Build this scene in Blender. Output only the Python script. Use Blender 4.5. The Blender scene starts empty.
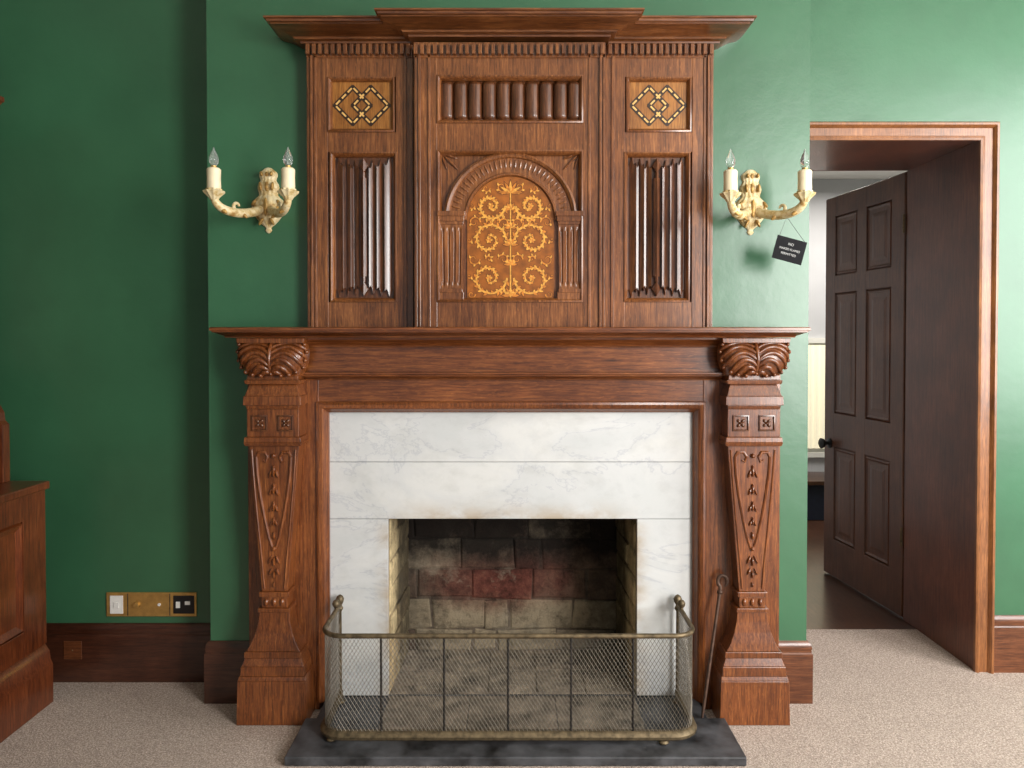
import bpy, bmesh, math, random
from mathutils import Vector
random.seed(7)
PI = math.pi
scene = bpy.context.scene
col = scene.collection
scene.view_settings.view_transform = 'Standard'

# ------------------------------------------------------------------ camera model
F = 760.0; H = 1.35; HZ = 338.0; PT = math.radians(1.0)
CYP = HZ + F*math.tan(PT)
def pt(px, py, Y):
    u = (px-512)/F; v = (CYP-py)/F
    dy = math.cos(PT)+v*math.sin(PT); dz = -math.sin(PT)+v*math.cos(PT)
    t = Y/dy
    return u*t, H+dz*t
def X(px, Y, py=400): return pt(px, py, Y)[0]
def Z(py, Y): return pt(512, py, Y)[1]

cam_d = bpy.data.cameras.new('camera'); cam = bpy.data.objects.new('camera', cam_d); col.objects.link(cam)
cam.location = (0, 0, H); cam.rotation_euler = (PI/2-PT, 0, 0)
cam_d.sensor_width = 36; cam_d.lens = F/1024*36; cam_d.shift_y = (CYP-384)/1024
cam_d.clip_start = 0.02
scene.camera = cam

# ------------------------------------------------------------------ materials
def lin(r, g, b):
    f = lambda c: (c/255/12.92) if c/255 <= 0.04045 else ((c/255+0.055)/1.055)**2.4
    return (f(r), f(g), f(b), 1)
class Mat:
    def __init__(s, name):
        s.m = bpy.data.materials.new(name); s.m.use_nodes = True
        s.t = s.m.node_tree; s.n = s.t.nodes; s.b = s.n['Principled BSDF']
    def node(s, ty, **kw):
        n = s.n.new(ty)
        for k, v in kw.items():
            if k in n.inputs: n.inputs[k].default_value = v
            else: setattr(n, k, v)
        return n
    def link(s, a, b): s.t.links.new(a, b)
    def set(s, **kw):
        for k, v in kw.items(): s.b.inputs[k.replace('_', ' ')].default_value = v
    def coords(s, scale=(1, 1, 1), rot=(0, 0, 0)):
        tc = s.node('ShaderNodeTexCoord'); mp = s.node('ShaderNodeMapping')
        mp.inputs['Scale'].default_value = scale; mp.inputs['Rotation'].default_value = rot
        s.link(tc.outputs['Object'], mp.inputs['Vector']); return mp.outputs['Vector']
    def noise(s, vec, scale, detail=4, rough=.55, dist=0):
        n = s.node('ShaderNodeTexNoise'); n.inputs['Scale'].default_value = scale
        n.inputs['Detail'].default_value = detail; n.inputs['Roughness'].default_value = rough
        n.inputs['Distortion'].default_value = dist
        s.link(vec, n.inputs['Vector']); return n.outputs['Fac']
    def ramp(s, fac, stops):
        r = s.node('ShaderNodeValToRGB'); e = r.color_ramp.elements
        while len(e) < len(stops): e.new(.5)
        for el, (p, c) in zip(e, stops): el.position = p; el.color = c
        s.link(fac, r.inputs['Fac']); return r.outputs['Color']
    def mix(s, fac, a, b, mode='MIX'):
        m = s.node('ShaderNodeMix'); m.data_type = 'RGBA'; m.blend_type = mode
        for v, i in ((fac, 0), (a, 6), (b, 7)):
            if hasattr(v, 'is_linked'): s.link(v, m.inputs[i])
            else: m.inputs[i].default_value = v
        return m.outputs[2]
    def math(s, op, a, b=0, clamp=False):
        m = s.node('ShaderNodeMath'); m.operation = op; m.use_clamp = clamp
        for v, i in ((a, 0), (b, 1)):
            if hasattr(v, 'is_linked'): s.link(v, m.inputs[i])
            else: m.inputs[i].default_value = v
        return m.outputs[0]
    def rng(s, v, a, b, c=0, d=1):
        m = s.node('ShaderNodeMapRange'); s.link(v, m.inputs[0])
        for i, q in ((1, a), (2, b), (3, c), (4, d)): m.inputs[i].default_value = q
        return m.outputs[0]
    def sep(s):
        tc = s.node('ShaderNodeTexCoord'); sp = s.node('ShaderNodeSeparateXYZ'); s.link(tc.outputs['Object'], sp.inputs[0]); return sp.outputs
    def bump(s, fac, strength, dist=.002):
        b = s.node('ShaderNodeBump'); b.inputs['Strength'].default_value = strength; b.inputs['Distance'].default_value = dist
        s.link(fac, b.inputs['Height']); s.link(b.outputs['Normal'], s.b.inputs['Normal'])
    def color(s, sock): s.link(sock, s.b.inputs['Base Color'])

def wood(name, dark, mid, light, grain='z', rough=.30, fine=1.0, coat=.34, pore_amt=.62, fleck=.25):
    M = Mat(name)
    sc = {'z': (1, 1, .05), 'x': (.05, 1, 1), 'y': (1, .05, 1)}[grain]
    v = M.coords(sc)
    big = M.noise(v, 130*fine, 7, .72, .3)
    c1 = M.ramp(big, [(.26, lin(*dark)), (.5, lin(*mid)), (.74, lin(*light))])
    # medullary flecks of quarter-sawn oak: short pale dashes lying a little across the grain
    fl = M.coords({'z': (1, 1, .28), 'x': (.28, 1, 1), 'y': (1, .28, 1)}[grain], (0, .25, 0))
    fm = M.math('MULTIPLY', M.rng(M.noise(fl, 150*fine, 2, .5), .60, .68), fleck)
    c1 = M.mix(fm, c1, lin(*[min(255, q*1.12) for q in light]))
    pore = M.noise(v, 420*fine, 3, .6)
    c2 = M.ramp(pore, [(.38, (.40, .34, .28, 1)), (.54, (1, 1, 1, 1))])
    blot = M.noise(M.coords(), 4.2, 6, .62)
    c3 = M.ramp(blot, [(.3, (.48, .41, .35, 1)), (.66, (1.0, 1.0, 1.0, 1))])
    M.color(M.mix(1, M.mix(pore_amt, c1, c2, 'MULTIPLY'), c3, 'MULTIPLY'))
    M.set(Roughness=rough, Coat_Weight=coat, Coat_Roughness=.18)
    M.bump(pore, .22, .0008)
    return M.m
def plain(name, rgb, rough=.5, metal=0, vary=.15, scale=30, bump=0, **kw):
    M = Mat(name); c = lin(*rgb)
    n = M.noise(M.coords(), scale, 5)
    lo = tuple(max(0, x*(1-vary*1.6)) for x in c[:3])+(1,); hi = tuple(min(1, x*(1+vary)) for x in c[:3])+(1,)
    M.color(M.ramp(n, [(.3, lo), (.7, hi)])); M.set(Roughness=rough, Metallic=metal, **kw)
    if bump: M.bump(n, bump, .002)
    return M.m
def paint(name, rgb):
    M = Mat(name); c = lin(*rgb); v = M.coords()
    n = M.noise(v, 2.3, 5, .6)
    f = lambda k: (c[0]*k, c[1]*k, c[2]*k, 1)
    M.color(M.ramp(n, [(.3, f(.84)), (.7, f(1.1))]))
    M.set(Roughness=.35, Specular_IOR_Level=.65)
    M.bump(M.noise(v, 5, 6, .6), .16, .014)
    return M.m
MAT = {}
MAT['green'] = paint('green_paint', (53, 99, 69))
MAT['oak'] = wood('oak_overmantel', (60, 32, 15), (131, 78, 40), (180, 119, 67))
MAT['oak_h'] = wood('oak_overmantel_horizontal', (55, 30, 14), (120, 71, 37), (164, 108, 61), 'x')
MAT['oak_dark'] = wood('oak_carved', (45, 24, 13), (98, 57, 33), (142, 90, 53), rough=.28, coat=.35)
MAT['mantel'] = wood('oak_mantel', (58, 28, 12), (128, 70, 33), (172, 108, 56))
MAT['mantel_h'] = wood('oak_mantel_horizontal', (58, 28, 12), (124, 68, 32), (168, 105, 54), 'x')
MAT['inlay_base'] = wood('inlay_ground', (140, 86, 34), (176, 116, 50), (200, 142, 72), rough=.38, coat=.05, fleck=0)
MAT['inlay_gold'] = plain('inlay_gold', (216, 152, 62), .42, 0, .25, 120)
MAT['inlay_pale'] = plain('inlay_pale', (222, 176, 104), .42, 0, .12, 120)
MAT['inlay_amber'] = plain('inlay_amber', (194, 118, 38), .42, 0, .3, 60)
MAT['inlay_brown'] = plain('inlay_brown', (88, 42, 12), .42, 0, .2, 120)
MAT['inlay_black'] = plain('inlay_black', (46, 27, 14), .45)
MAT['inlay_arch'] = plain('inlay_arch_ground', (146, 82, 23), .38, 0, .25, 34)
MAT['door'] = wood('door_wood', (64, 36, 22), (102, 62, 38), (124, 80, 52), rough=.42, fleck=.05, pore_amt=.4)
MAT['lining'] = wood('lining_wood', (70, 36, 22), (112, 61, 39), (134, 80, 53), rough=.4, fleck=.05, pore_amt=.4)
MAT['trim'] = wood('architrave_wood', (104, 60, 27), (150, 94, 50), (178, 120, 70), rough=.4, fleck=.1)
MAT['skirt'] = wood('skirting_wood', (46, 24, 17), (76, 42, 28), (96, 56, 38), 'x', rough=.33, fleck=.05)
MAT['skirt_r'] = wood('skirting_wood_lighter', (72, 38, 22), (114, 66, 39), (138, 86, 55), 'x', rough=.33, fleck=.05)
MAT['dresser'] = wood('dresser_wood', (58, 26, 12), (108, 53, 25), (138, 76, 39), fleck=.1)
MAT['dresser_panel'] = wood('dresser_panel_wood', (66, 30, 12), (118, 58, 26), (146, 82, 40), fleck=.1)
MAT['white'] = plain('white_plastic', (228, 226, 220), .4, 0, .02)
MAT['black'] = plain('black_plastic', (18, 18, 18), .4, 0, .1)
MAT['black_card'] = plain('black_card', (30, 30, 32), .85, 0, .1, Specular_IOR_Level=.15)
MAT['brass'] = plain('brass', (200, 160, 92), .38, .7, .12, 40)
MAT['old_brass'] = plain('aged_brass', (112, 97, 74), .55, .7, .35, 50)
MAT['wire'] = plain('wire', (118, 110, 98), .5, .4, .25, 60)
MAT['iron'] = plain('iron', (40, 36, 34), .5, .6, .2, 60)
MAT['brown_iron'] = plain('brown_iron', (84, 62, 50), .5, .5, .3, 60)
M = Mat('worn_gilt'); n = M.noise(M.coords(), 38, 6, .65)
M.color(M.ramp(n, [(.34, lin(158, 122, 68)), (.44, lin(202, 176, 122)), (.54, lin(220, 203, 162)), (.72, lin(229, 214, 176))])); M.set(Roughness=.42); M.bump(n, .15, .002); MAT['gilt'] = M.m
MAT['gold'] = plain('rubbed_gold', (176, 138, 76), .38, .3, .3, 80, .2)
MAT['cream'] = plain('cream_sleeve', (236, 220, 186), .5, 0, .06, 30)
MAT['slate'] = plain('slate', (70, 70, 73), .48, 0, .6, 10, .35)
MAT['tile'] = plain('worn_tile', (128, 116, 102), .6, 0, .5, 12, .3)
MAT['hall'] = plain('hall_paint', (194, 194, 196), .6, 0, .04, 3)
MAT['ceiling'] = plain('ceiling_paint', (226, 224, 216), .7, 0, .03, 3)
MAT['hall_floor'] = wood('hall_boards', (54, 34, 24), (86, 56, 40), (106, 74, 54), 'y', fleck=0)
MAT['navy'] = plain('navy_paint', (30, 36, 52), .5)
MAT['chalk'] = plain('white_ink', (182, 182, 180), .6, 0, .02)
M = Mat('blind_fabric'); M.set(Base_Color=lin(236, 228, 204), Roughness=.8, Emission_Color=lin(250, 240, 205), Emission_Strength=.45); MAT['blind'] = M.m
M = Mat('bulb_glass'); M.set(Base_Color=(1, 1, 1, 1), Roughness=.04, Transmission_Weight=.9, IOR=1.35); MAT['glass'] = M.m

M = Mat('carpet'); v = M.coords()
n1 = M.noise(v, 185, 3, .66); n2 = M.noise(v, 5, 4)
vo = M.node('ShaderNodeTexVoronoi'); vo.inputs['Scale'].default_value = 115; M.link(v, vo.inputs['Vector'])
c = M.ramp(n1, [(.32, lin(146, 128, 117)), (.52, lin(203, 185, 172)), (.70, lin(233, 217, 206))])
c = M.mix(.48, c, M.ramp(vo.outputs['Distance'], [(.1, (1, 1, 1, 1)), (.75, (.40, .38, .37, 1))]), 'MULTIPLY')
c = M.mix(.6, c, M.ramp(n2, [(.3, (.88, .87, .86, 1)), (.7, (1, 1, 1, 1))]), 'MULTIPLY')
M.color(c); M.set(Roughness=.95, Specular_IOR_Level=.1); M.bump(n1, .7, .006); MAT['carpet'] = M.m

M = Mat('marble'); v = M.coords((1, 1, 1.5), (0, .6, 0))
n1 = M.noise(v, 2.4, 11, .62, .6)
c = M.ramp(n1, [(.40, lin(195, 197, 197)), (.49, lin(200, 201, 201)), (.5, lin(184, 186, 190)), (.51, lin(201, 202, 202)), (.62, lin(209, 209, 207))])
n2 = M.noise(v, 14, 8, .74, .4)
c = M.mix(.28, c, M.ramp(n2, [(.36, (.80, .80, .81, 1)), (.5, (1, 1, 1, 1))]), 'MULTIPLY')
n3 = M.noise(v, 3.5, 6, .68)
c = M.mix(.65, c, M.ramp(n3, [(.32, (.85, .85, .83, 1)), (.52, (1, 1, 1, 1))]), 'MULTIPLY')
sx_ = M.sep()
ax_ = M.math('ABSOLUTE', sx_['X'])
top_ = M.math('MULTIPLY', M.rng(sx_['Z'], .74, .655, 0, 1), M.rng(ax_, .54, .30, 0, 1))
sid_ = M.math('MULTIPLY', M.rng(ax_, .52, .455, 0, 1), M.rng(sx_['Z'], .68, .62, 0, 1))
near = M.math('MAXIMUM', top_, sid_)
stn = M.math('MULTIPLY', M.math('POWER', near, 1.4), M.rng(M.noise(v, 8, 6, .65), .34, .60, 0, 1))
c = M.mix(M.math('MULTIPLY', stn, .75), c, lin(162, 138, 104))
M.color(c); M.set(Roughness=.34); MAT['marble'] = M.m

def brickmat(name, rgb, soot, redamt=0., axis_front=True):
    M = Mat(name); v = M.coords(); sp = M.sep(); k = lin(*rgb)
    n = M.noise(v, 13, 8, .78)
    c = M.ramp(n, [(.32, (k[0]*.34, k[1]*.33, k[2]*.33, 1)), (.5, k), (.66, (min(1, k[0]*1.3), min(1, k[1]*1.3), min(1, k[2]*1.3), 1))])
    if redamt:
        rx = M.math('MULTIPLY', M.math('ADD', sp['X'], .06), 2.8)
        rz = M.math('MULTIPLY', M.math('SUBTRACT', sp['Z'], .335), 6.2)
        rr = M.math('ADD', M.math('MULTIPLY', rx, rx), M.math('MULTIPLY', rz, rz))
        loc = M.rng(M.math('ADD', rr, M.math('MULTIPLY', M.math('SUBTRACT', M.noise(v, 7, 6, .7), .5), 1.8)), .25, 1.1, 1, .08)
        rm = M.math('MULTIPLY', loc, redamt)
        c = M.mix(rm, c, M.ramp(n, [(.32, lin(50, 25, 21)), (.5, lin(100, 50, 43)), (.68, lin(132, 82, 68))]))
    pale = M.rng(M.noise(v, 8, 7, .72), .55, .68, 0, .5)
    c = M.mix(pale, c, lin(166, 154, 134))
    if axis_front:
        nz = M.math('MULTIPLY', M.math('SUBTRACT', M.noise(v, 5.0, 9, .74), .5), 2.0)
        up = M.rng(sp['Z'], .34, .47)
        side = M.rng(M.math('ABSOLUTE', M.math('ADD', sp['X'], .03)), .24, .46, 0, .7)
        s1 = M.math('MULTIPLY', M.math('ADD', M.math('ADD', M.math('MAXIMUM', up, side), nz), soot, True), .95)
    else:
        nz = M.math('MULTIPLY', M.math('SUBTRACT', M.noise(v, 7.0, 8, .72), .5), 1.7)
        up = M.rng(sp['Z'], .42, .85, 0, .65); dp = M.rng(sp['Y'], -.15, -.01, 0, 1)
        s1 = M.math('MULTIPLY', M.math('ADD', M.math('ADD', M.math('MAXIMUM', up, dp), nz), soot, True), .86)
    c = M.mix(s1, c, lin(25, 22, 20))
    M.color(c); M.set(Roughness=.92, Specular_IOR_Level=.2); M.bump(n, 1.0, .014)
    return M.m
MAT['b_tan'] = brickmat('brick_tan', (156, 142, 118), .0, .75)
MAT['b_grey'] = brickmat('brick_grey', (148, 134, 114), .02, .7)
MAT['b_red'] = brickmat('brick_red', (142, 110, 90), .0, .88)
MAT['b_dark'] = brickmat('brick_sooted', (122, 102, 86), .12, .75)
MAT['b_mortar'] = brickmat('brick_mortar', (114, 102, 88), .1, .6)
MAT['s_yellow'] = brickmat('firebrick_yellow', (206, 184, 142), -.02, 0, False)
MAT['s_buff'] = brickmat('firebrick_buff', (188, 164, 124), .06, 0, False)
MAT['s_mortar'] = brickmat('firebrick_mortar', (176, 156, 122), .04, 0, False)
MAT['brick_floor'] = plain('firebox_floor', (132, 119, 103), .9, 0, .5, 18, .4)
MAT['soot'] = plain('soot', (20, 18, 17), .95, 0, .3)

# ------------------------------------------------------------------ mesh builder
WLOC = {}
def wl(o): return Vector(WLOC.get(o.name, (0, 0, 0))) if o else Vector((0, 0, 0))
class MB:
    def __init__(s): s.v = []; s.f = []; s.mi = {}
    def add(s, vs, fs, mi=0):
        o = len(s.v); s.v += [tuple(v) for v in vs]
        for f in fs:
            if mi: s.mi[len(s.f)] = mi
            s.f.append([i+o for i in f])
        return s
    def box(s, x0, x1, y0, y1, z0, z1): return s.frus(x0, x1, x0, x1, z0, z1, y0, y0, y1)
    def frus(s, a0, a1, b0, b1, z0, z1, yf0, yf1, yb):
        return s.add([(a0, yf0, z0), (a1, yf0, z0), (a1, yb, z0), (a0, yb, z0), (b0, yf1, z1), (b1, yf1, z1), (b1, yb, z1), (b0, yb, z1)],
                     [(0, 3, 2, 1), (4, 5, 6, 7), (0, 1, 5, 4), (1, 2, 6, 5), (2, 3, 7, 6), (3, 0, 4, 7)])
    def prism(s, poly, y0, y1, mi=0):
        n = len(poly)
        return s.add([(x, y0, z) for x, z in poly]+[(x, y1, z) for x, z in poly],
                     [list(range(n)), list(range(2*n-1, n-1, -1))]+[(i, (i+1) % n, n+(i+1) % n, n+i) for i in range(n)], mi)
    def slab(s, poly, z0, z1):
        n = len(poly)
        return s.add([(x, y, z0) for x, y in poly]+[(x, y, z1) for x, y in poly],
                     [list(range(n)), list(range(2*n-1, n-1, -1))]+[(i, (i+1) % n, n+(i+1) % n, n+i) for i in range(n)])
    def lathe(s, c, prof, n=20, a0=0, a1=2*PI, sy=1, rip=0, nr=6):
        full = abs(a1-a0-2*PI) < 1e-6; m = n if full else n+1; vs = []
        for r, z in prof:
            for k in range(m):
                a = a0+(a1-a0)*k/n; rr = r*(1+rip*math.cos(nr*a))
                vs.append((c[0]+rr*math.cos(a), c[1]+rr*math.sin(a)*sy, c[2]+z))
        fs = []
        for j in range(len(prof)-1):
            for k in range(n):
                k2 = (k+1) % m
                fs.append((j*m+k, j*m+k2, (j+1)*m+k2, (j+1)*m+k))
        fs.append(list(range(m))); fs.append(list(range((len(prof)-1)*m, len(prof)*m)))
        return s.add(vs, fs)
    def tube(s, pts, r, n=8, closed=False):
        pts = [Vector(p) for p in pts]; N = len(pts); rs = r if isinstance(r, (list, tuple)) else [r]*N
        vs = []; prev = None
        for i in range(N):
            a = pts[i-1] if (i > 0 or closed) else pts[i]; b = pts[(i+1) % N] if (i < N-1 or closed) else pts[i]
            t = (b-a).normalized()
            if prev is None:
                ref = Vector((0, 0, 1)) if abs(t.z) < .9 else Vector((1, 0, 0))
                u = t.cross(ref).normalized()
            else:
                u = (prev-t*prev.dot(t)).normalized()
            prev = u; w = t.cross(u)
            for k in range(n):
                an = 2*PI*k/n; vs.append(pts[i]+(u*math.cos(an)+w*math.sin(an))*rs[i])
        fs = []
        for i in range(N if closed else N-1):
            j = (i+1) % N
            for k in range(n): fs.append((i*n+k, i*n+(k+1) % n, j*n+(k+1) % n, j*n+k))
        if not closed: fs += [list(range(n)), list(range((N-1)*n, N*n))]
        return s.add(vs, fs)
    def ell(s, c, r, ang=0, nu=10, nv=7):
        """ellipsoid, r=(rx,ry,rz), turned by ang in the XZ plane"""
        vs = []; ca, sa = math.cos(ang), math.sin(ang)
        for j in range(nv+1):
            ph = PI*j/nv
            for k in range(nu):
                th = 2*PI*k/nu
                x = r[0]*math.sin(ph)*math.cos(th); y = r[1]*math.sin(ph)*math.sin(th); z = r[2]*math.cos(ph)
                vs.append((c[0]+x*ca+z*sa, c[1]+y, c[2]-x*sa+z*ca))
        fs = [(j*nu+k, j*nu+(k+1) % nu, (j+1)*nu+(k+1) % nu, (j+1)*nu+k) for j in range(nv) for k in range(nu)]
        return s.add(vs, fs)
    def sweep(s, path, prof, mapf, closed=False):
        n = len(path); k = len(prof); vs = []
        P = [Vector(p) for p in path]
        nrm = lambda a, b: Vector(((b-a).y, -(b-a).x)).normalized()
        for i in range(n):
            n1 = nrm(P[i-1], P[i]) if (i > 0 or closed) else None
            n2 = nrm(P[i], P[(i+1) % n]) if (i < n-1 or closed) else None
            m = (n1+n2)/(1+n1.dot(n2)) if (n1 and n2) else (n1 or n2)
            for a, b in prof: vs.append(mapf(P[i].x+m.x*a, P[i].y+m.y*a, b))
        fs = []
        for i in range(n if closed else n-1):
            j = (i+1) % n
            for q in range(k): fs.append((i*k+q, i*k+(q+1) % k, j*k+(q+1) % k, j*k+q))
        if not closed: fs += [list(range(k)), list(range((n-1)*k, n*k))]
        return s.add(vs, fs)
    def frame(s, x0, x1, z0, z1, Y, prof):
        """picture-frame moulding in a wall plane: prof = [(inset, stand-out)]"""
        return s.sweep([(x0, z0), (x1, z0), (x1, z1), (x0, z1)], [(-a, b) for a, b in prof], lambda x, z, b: (x, Y-b, z), True)
    def hf(s, x0, x1, z0, z1, nx, nz, Y, fn):
        vs = []
        for j in range(nz+1):
            for i in range(nx+1):
                u, w = i/nx, j/nz
                vs.append((x0+(x1-x0)*u, Y-fn(u, w), z0+(z1-z0)*w))
        m = nx+1
        return s.add(vs, [(j*m+i, j*m+i+1, (j+1)*m+i+1, (j+1)*m+i) for j in range(nz) for i in range(nx)])
    def build(s, name, mat, parent=None, bevel=0, smooth=False, loc=None, ang=38):
        me = bpy.data.meshes.new(name)
        o = wl(parent) if parent else Vector(loc or (0, 0, 0))
        me.from_pydata([Vector(v)-o for v in s.v], [], s.f); me.update()
        for i, q in s.mi.items(): me.polygons[i].material_index = q
        bm = bmesh.new(); bm.from_mesh(me); bmesh.ops.remove_doubles(bm, verts=bm.verts, dist=1e-6)
        bmesh.ops.recalc_face_normals(bm, faces=bm.faces); bm.to_mesh(me); bm.free()
        for q in ([mat] if isinstance(mat, str) else mat): me.materials.append(MAT[q])
        ob = bpy.data.objects.new(name, me); col.objects.link(ob)
        if parent: ob.parent = parent
        else: ob.location = o
        WLOC[ob.name] = tuple(o)
        if smooth:
            for p in me.polygons: p.use_smooth = True
            me.set_sharp_from_angle(angle=math.radians(ang))
        if bevel:
            b = ob.modifiers.new('bevel', 'BEVEL'); b.width = bevel; b.segments = 2; b.limit_method = 'ANGLE'; b.angle_limit = math.radians(40)
        return ob
def tag(o, label, cat, group=None):
    o['label'] = label; o['category'] = cat
    if group: o['group'] = group
    return o
def thing(name, label, cat, loc, group=None):
    o = bpy.data.objects.new(name, None); col.objects.link(o); o.location = loc; o.empty_display_size = .05
    WLOC[o.name] = tuple(loc); return tag(o, label, cat, group)
def struct(o): o['kind'] = 'structure'; return o
def copy_tree(o, parent=None):
    c = o.copy(); col.objects.link(c); c.parent = parent
    for ch in list(o.children): copy_tree(ch, c)
    return c

# ------------------------------------------------------------------ depths
YB = 2.80; YL = 2.975; YR = 3.06
BL = X(209, YB); BR = X(808, YB)

# ------------------------------------------------------------------ room
struct(MB().box(-2.4, 3.4, -2.5, 3.50, -.06, 0).build('floor', 'carpet'))
struct(MB().box(.8, 3.4, 3.50, 6.1, -.06, -.002).build('floor_hall', 'hall_floor'))
struct(MB().box(-2.4, 3.4, -2.5, 3.62, 3.0, 3.06).build('ceiling', 'ceiling'))
OW = .50
struct(MB().box(BL, BR, YB, 3.06, .74, 3.0).build('wall_chimney_breast', 'green'))
struct(MB().box(BL, -OW, YB, 3.06, 0, .74).build('wall_chimney_left', 'green'))
struct(MB().box(OW, BR, YB, 3.06, 0, .74).build('wall_chimney_right', 'green'))
struct(MB().box(-2.4, BL+.05, YL, YL+.12, 0, 3.0).build('wall_back_left', 'green'))
JX = X(977, YR); JT = Z(140, YR); JL = 1.175
b = MB(); b.box(JX+.028, 3.4, YR, 3.62, 0, 3.0).box(JL-.028, JX+.028, YR, 3.62, JT+.028, 3.0).box(1.0, JL-.028, YR, 3.62, 0, 3.0)
struct(b.build('wall_back_right', 'green'))
struct(MB().box(-2.46, -2.4, -2.5, YL+.12, 0, 3.0).build('wall_left', 'green'))
b = MB(); b.box(.8, 3.4, 6.0, 6.1, 0, 2.6).box(3.4, 3.46, 3.62, 6.1, 0, 2.6).box(.74, .8, 3.62, 6.1, 0, 2.6)
struct(b.build('wall_hall', 'hall'))
struct(MB().box(.74, 3.46, 3.62, 6.1, 2.6, 2.66).build('ceiling_hall', 'ceiling'))

def skirting(name, path, mat, h=.228):
    pr = [(0, 0), (.018, 0), (.018, h-.045), (.014, h-.04), (.014, h-.03), (.016, h-.025), (.012, h-.008), (.004, h), (0, h)]
    return struct(MB().sweep(path, pr, lambda x, y, z: (x, y, z)).build(name, mat, smooth=True))
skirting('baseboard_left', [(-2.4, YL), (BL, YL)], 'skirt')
PLO, PRO = X(240, 2.66), X(786, 2.66)
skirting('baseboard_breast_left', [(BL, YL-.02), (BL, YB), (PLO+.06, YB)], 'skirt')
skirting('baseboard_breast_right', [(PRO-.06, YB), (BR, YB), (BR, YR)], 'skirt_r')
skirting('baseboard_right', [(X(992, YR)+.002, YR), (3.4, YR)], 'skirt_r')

# door lining, architrave, door
b = MB(); b.box(JX, JX+.028, YR, 3.62, 0, JT+.028).box(JL-.028, JX, YR, 3.62, JT, JT+.028).box(JL-.028, JL, YR, 3.62, 0, JT)
struct(b.build('trim_2', 'lining', bevel=.002))
pr = [(-.004, 0), (-.004, .014), (.004, .018), (.012, .016), (.014, .012), (.044, .012), (.048, .02), (.054, .028), (.062, .028), (.068, .02), (.070, 0)]
struct(MB().sweep([(JX, 0), (JX, JT), (1.10, JT)], pr, lambda x, z, q: (x, YR-q, z)).build('trim_1', 'trim', smooth=True))
d = thing('door_1', 'dark brown six panel door standing open beyond the doorway', 'door', (JX, 3.625, 0)); struct(d)
DY0, DY1, DZ1 = 3.630, 4.36, JT-.005
dx = JX+.036
MB().box(dx-.030, dx, DY0, DY1, .01, DZ1).build('leaf', 'door', d)
b = MB(); st = .105; mid = (DY0+DY1)/2
for y0, y1 in ((DY0, DY0+st), (DY1-st, DY1), (mid-.045, mid+.045)): b.box(dx-.040, dx-.030, y0, y1, .01, DZ1)
zr = [(.01, .22), (.74, .93), (1.60, 1.70), (DZ1-.11, DZ1)]
for z0, z1 in zr: b.box(dx-.0395, dx-.030, DY0, DY1, z0, z1)
b.build('rails', 'door', d, bevel=.004)
for ya, yb_ in ((DY0+st, mid-.045), (mid+.045, DY1-st)):
    for (q, za), (zb, q2) in zip(zr[:-1], zr[1:]):
        b = MB(); g = .022
        xs = [(dx-.0305, 0), (dx-.039, .012), (dx-.0345, g), (dx-.0345, g+.02), (dx-.038, g+.04)]
        vs = []; fs = []
        for xx, i in xs: vs += [(xx, ya+i, za+i), (xx, yb_-i, za+i), (xx, yb_-i, zb-i), (xx, ya+i, zb-i)]
        for j in range(len(xs)-1):
            for k in range(4): fs.append((j*4+k, j*4+(k+1) % 4, j*4+4+(k+1) % 4, j*4+4+k))
        fs.append([len(vs)-4+k for k in range(4)])
        b.add(vs, fs).build('panel', 'door', d)
kz = Z(443, 4.3)
b = MB(); b.tube([(dx-.038, 4.30, kz), (dx-.046, 4.30, kz), (dx-.05, 4.30, kz), (dx-.07, 4.30, kz), (dx-.078, 4.30, kz), (dx-.092, 4.30, kz), (dx-.102, 4.30, kz)], [.028, .028, .011, .011, .026, .03, .014], 16)
b.build('knob', 'black', d, smooth=True)
for hz in (.35, 1.85):
    MB().lathe((dx-.042, DY0+.004, hz), [(.006, 0), (.006, .09)], 10).build('hinge', 'old_brass', d, smooth=True)
d.rotation_euler = (0, 0, math.radians(6.0))

# hall window with blind and low seat
wx0, wx1 = X(790, 5.99), X(826.5, 5.99)
w = thing('window_1', 'pale cream blind glowing in the room beyond the doorway', 'window', (wx0, 5.98, Z(448, 5.99))); struct(w)
b = MB()
b.hf(wx0, wx1, Z(448, 5.99), Z(345, 5.99), 30, 2, 5.97, lambda u, v: .008*math.sin(u*2*PI*6)); b.build('blind', 'blind', w, smooth=True)
MB().frame(wx0, wx1, Z(452, 5.99), Z(343, 5.99), 6.0, [(-.04, 0), (-.04, .03), (0, .03), (0, 0)]).build('window_frame', 'ceiling', w)
s0, s1 = wx0-.1, wx1+.25; zt = Z(482, 5.7)
t = thing('window_seat', 'low navy window seat seen through the narrow gap beside the open door', 'seat', (s0, 5.9, 0))
MB().box(s0, s1, 5.6, 5.97, 0, zt).build('base', 'navy', t, bevel=.004)
MB().box(s0-.02, s1+.02, 5.57, 5.98, zt, zt+.03).build('seat_board', 'hall_floor', t, bevel=.004)

# ------------------------------------------------------------------ hearth
HX0, HX1 = X(284, 2.37, 765), X(747, 2.37, 765)
t = thing('hearth', 'dark slate hearth slab on the carpet under the brass fender', 'hearth', (0, 2.6, 0))
MB().slab([(HX0, 2.37), (HX1, 2.37), (HX1, 2.62), (.680, 2.62), (.680, 2.797), (-.680, 2.797), (-.680, 2.62), (HX0, 2.62)], .001, .03).build('slab', 'slate', t, bevel=.004)
for xa_, xb_ in ((-.45, -.155), (-.152, .155), (.158, .45)):
    MB().box(xa_, xb_, 2.535, 2.772, .03, .0335).build('tile', 'tile', t, bevel=.001)

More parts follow.
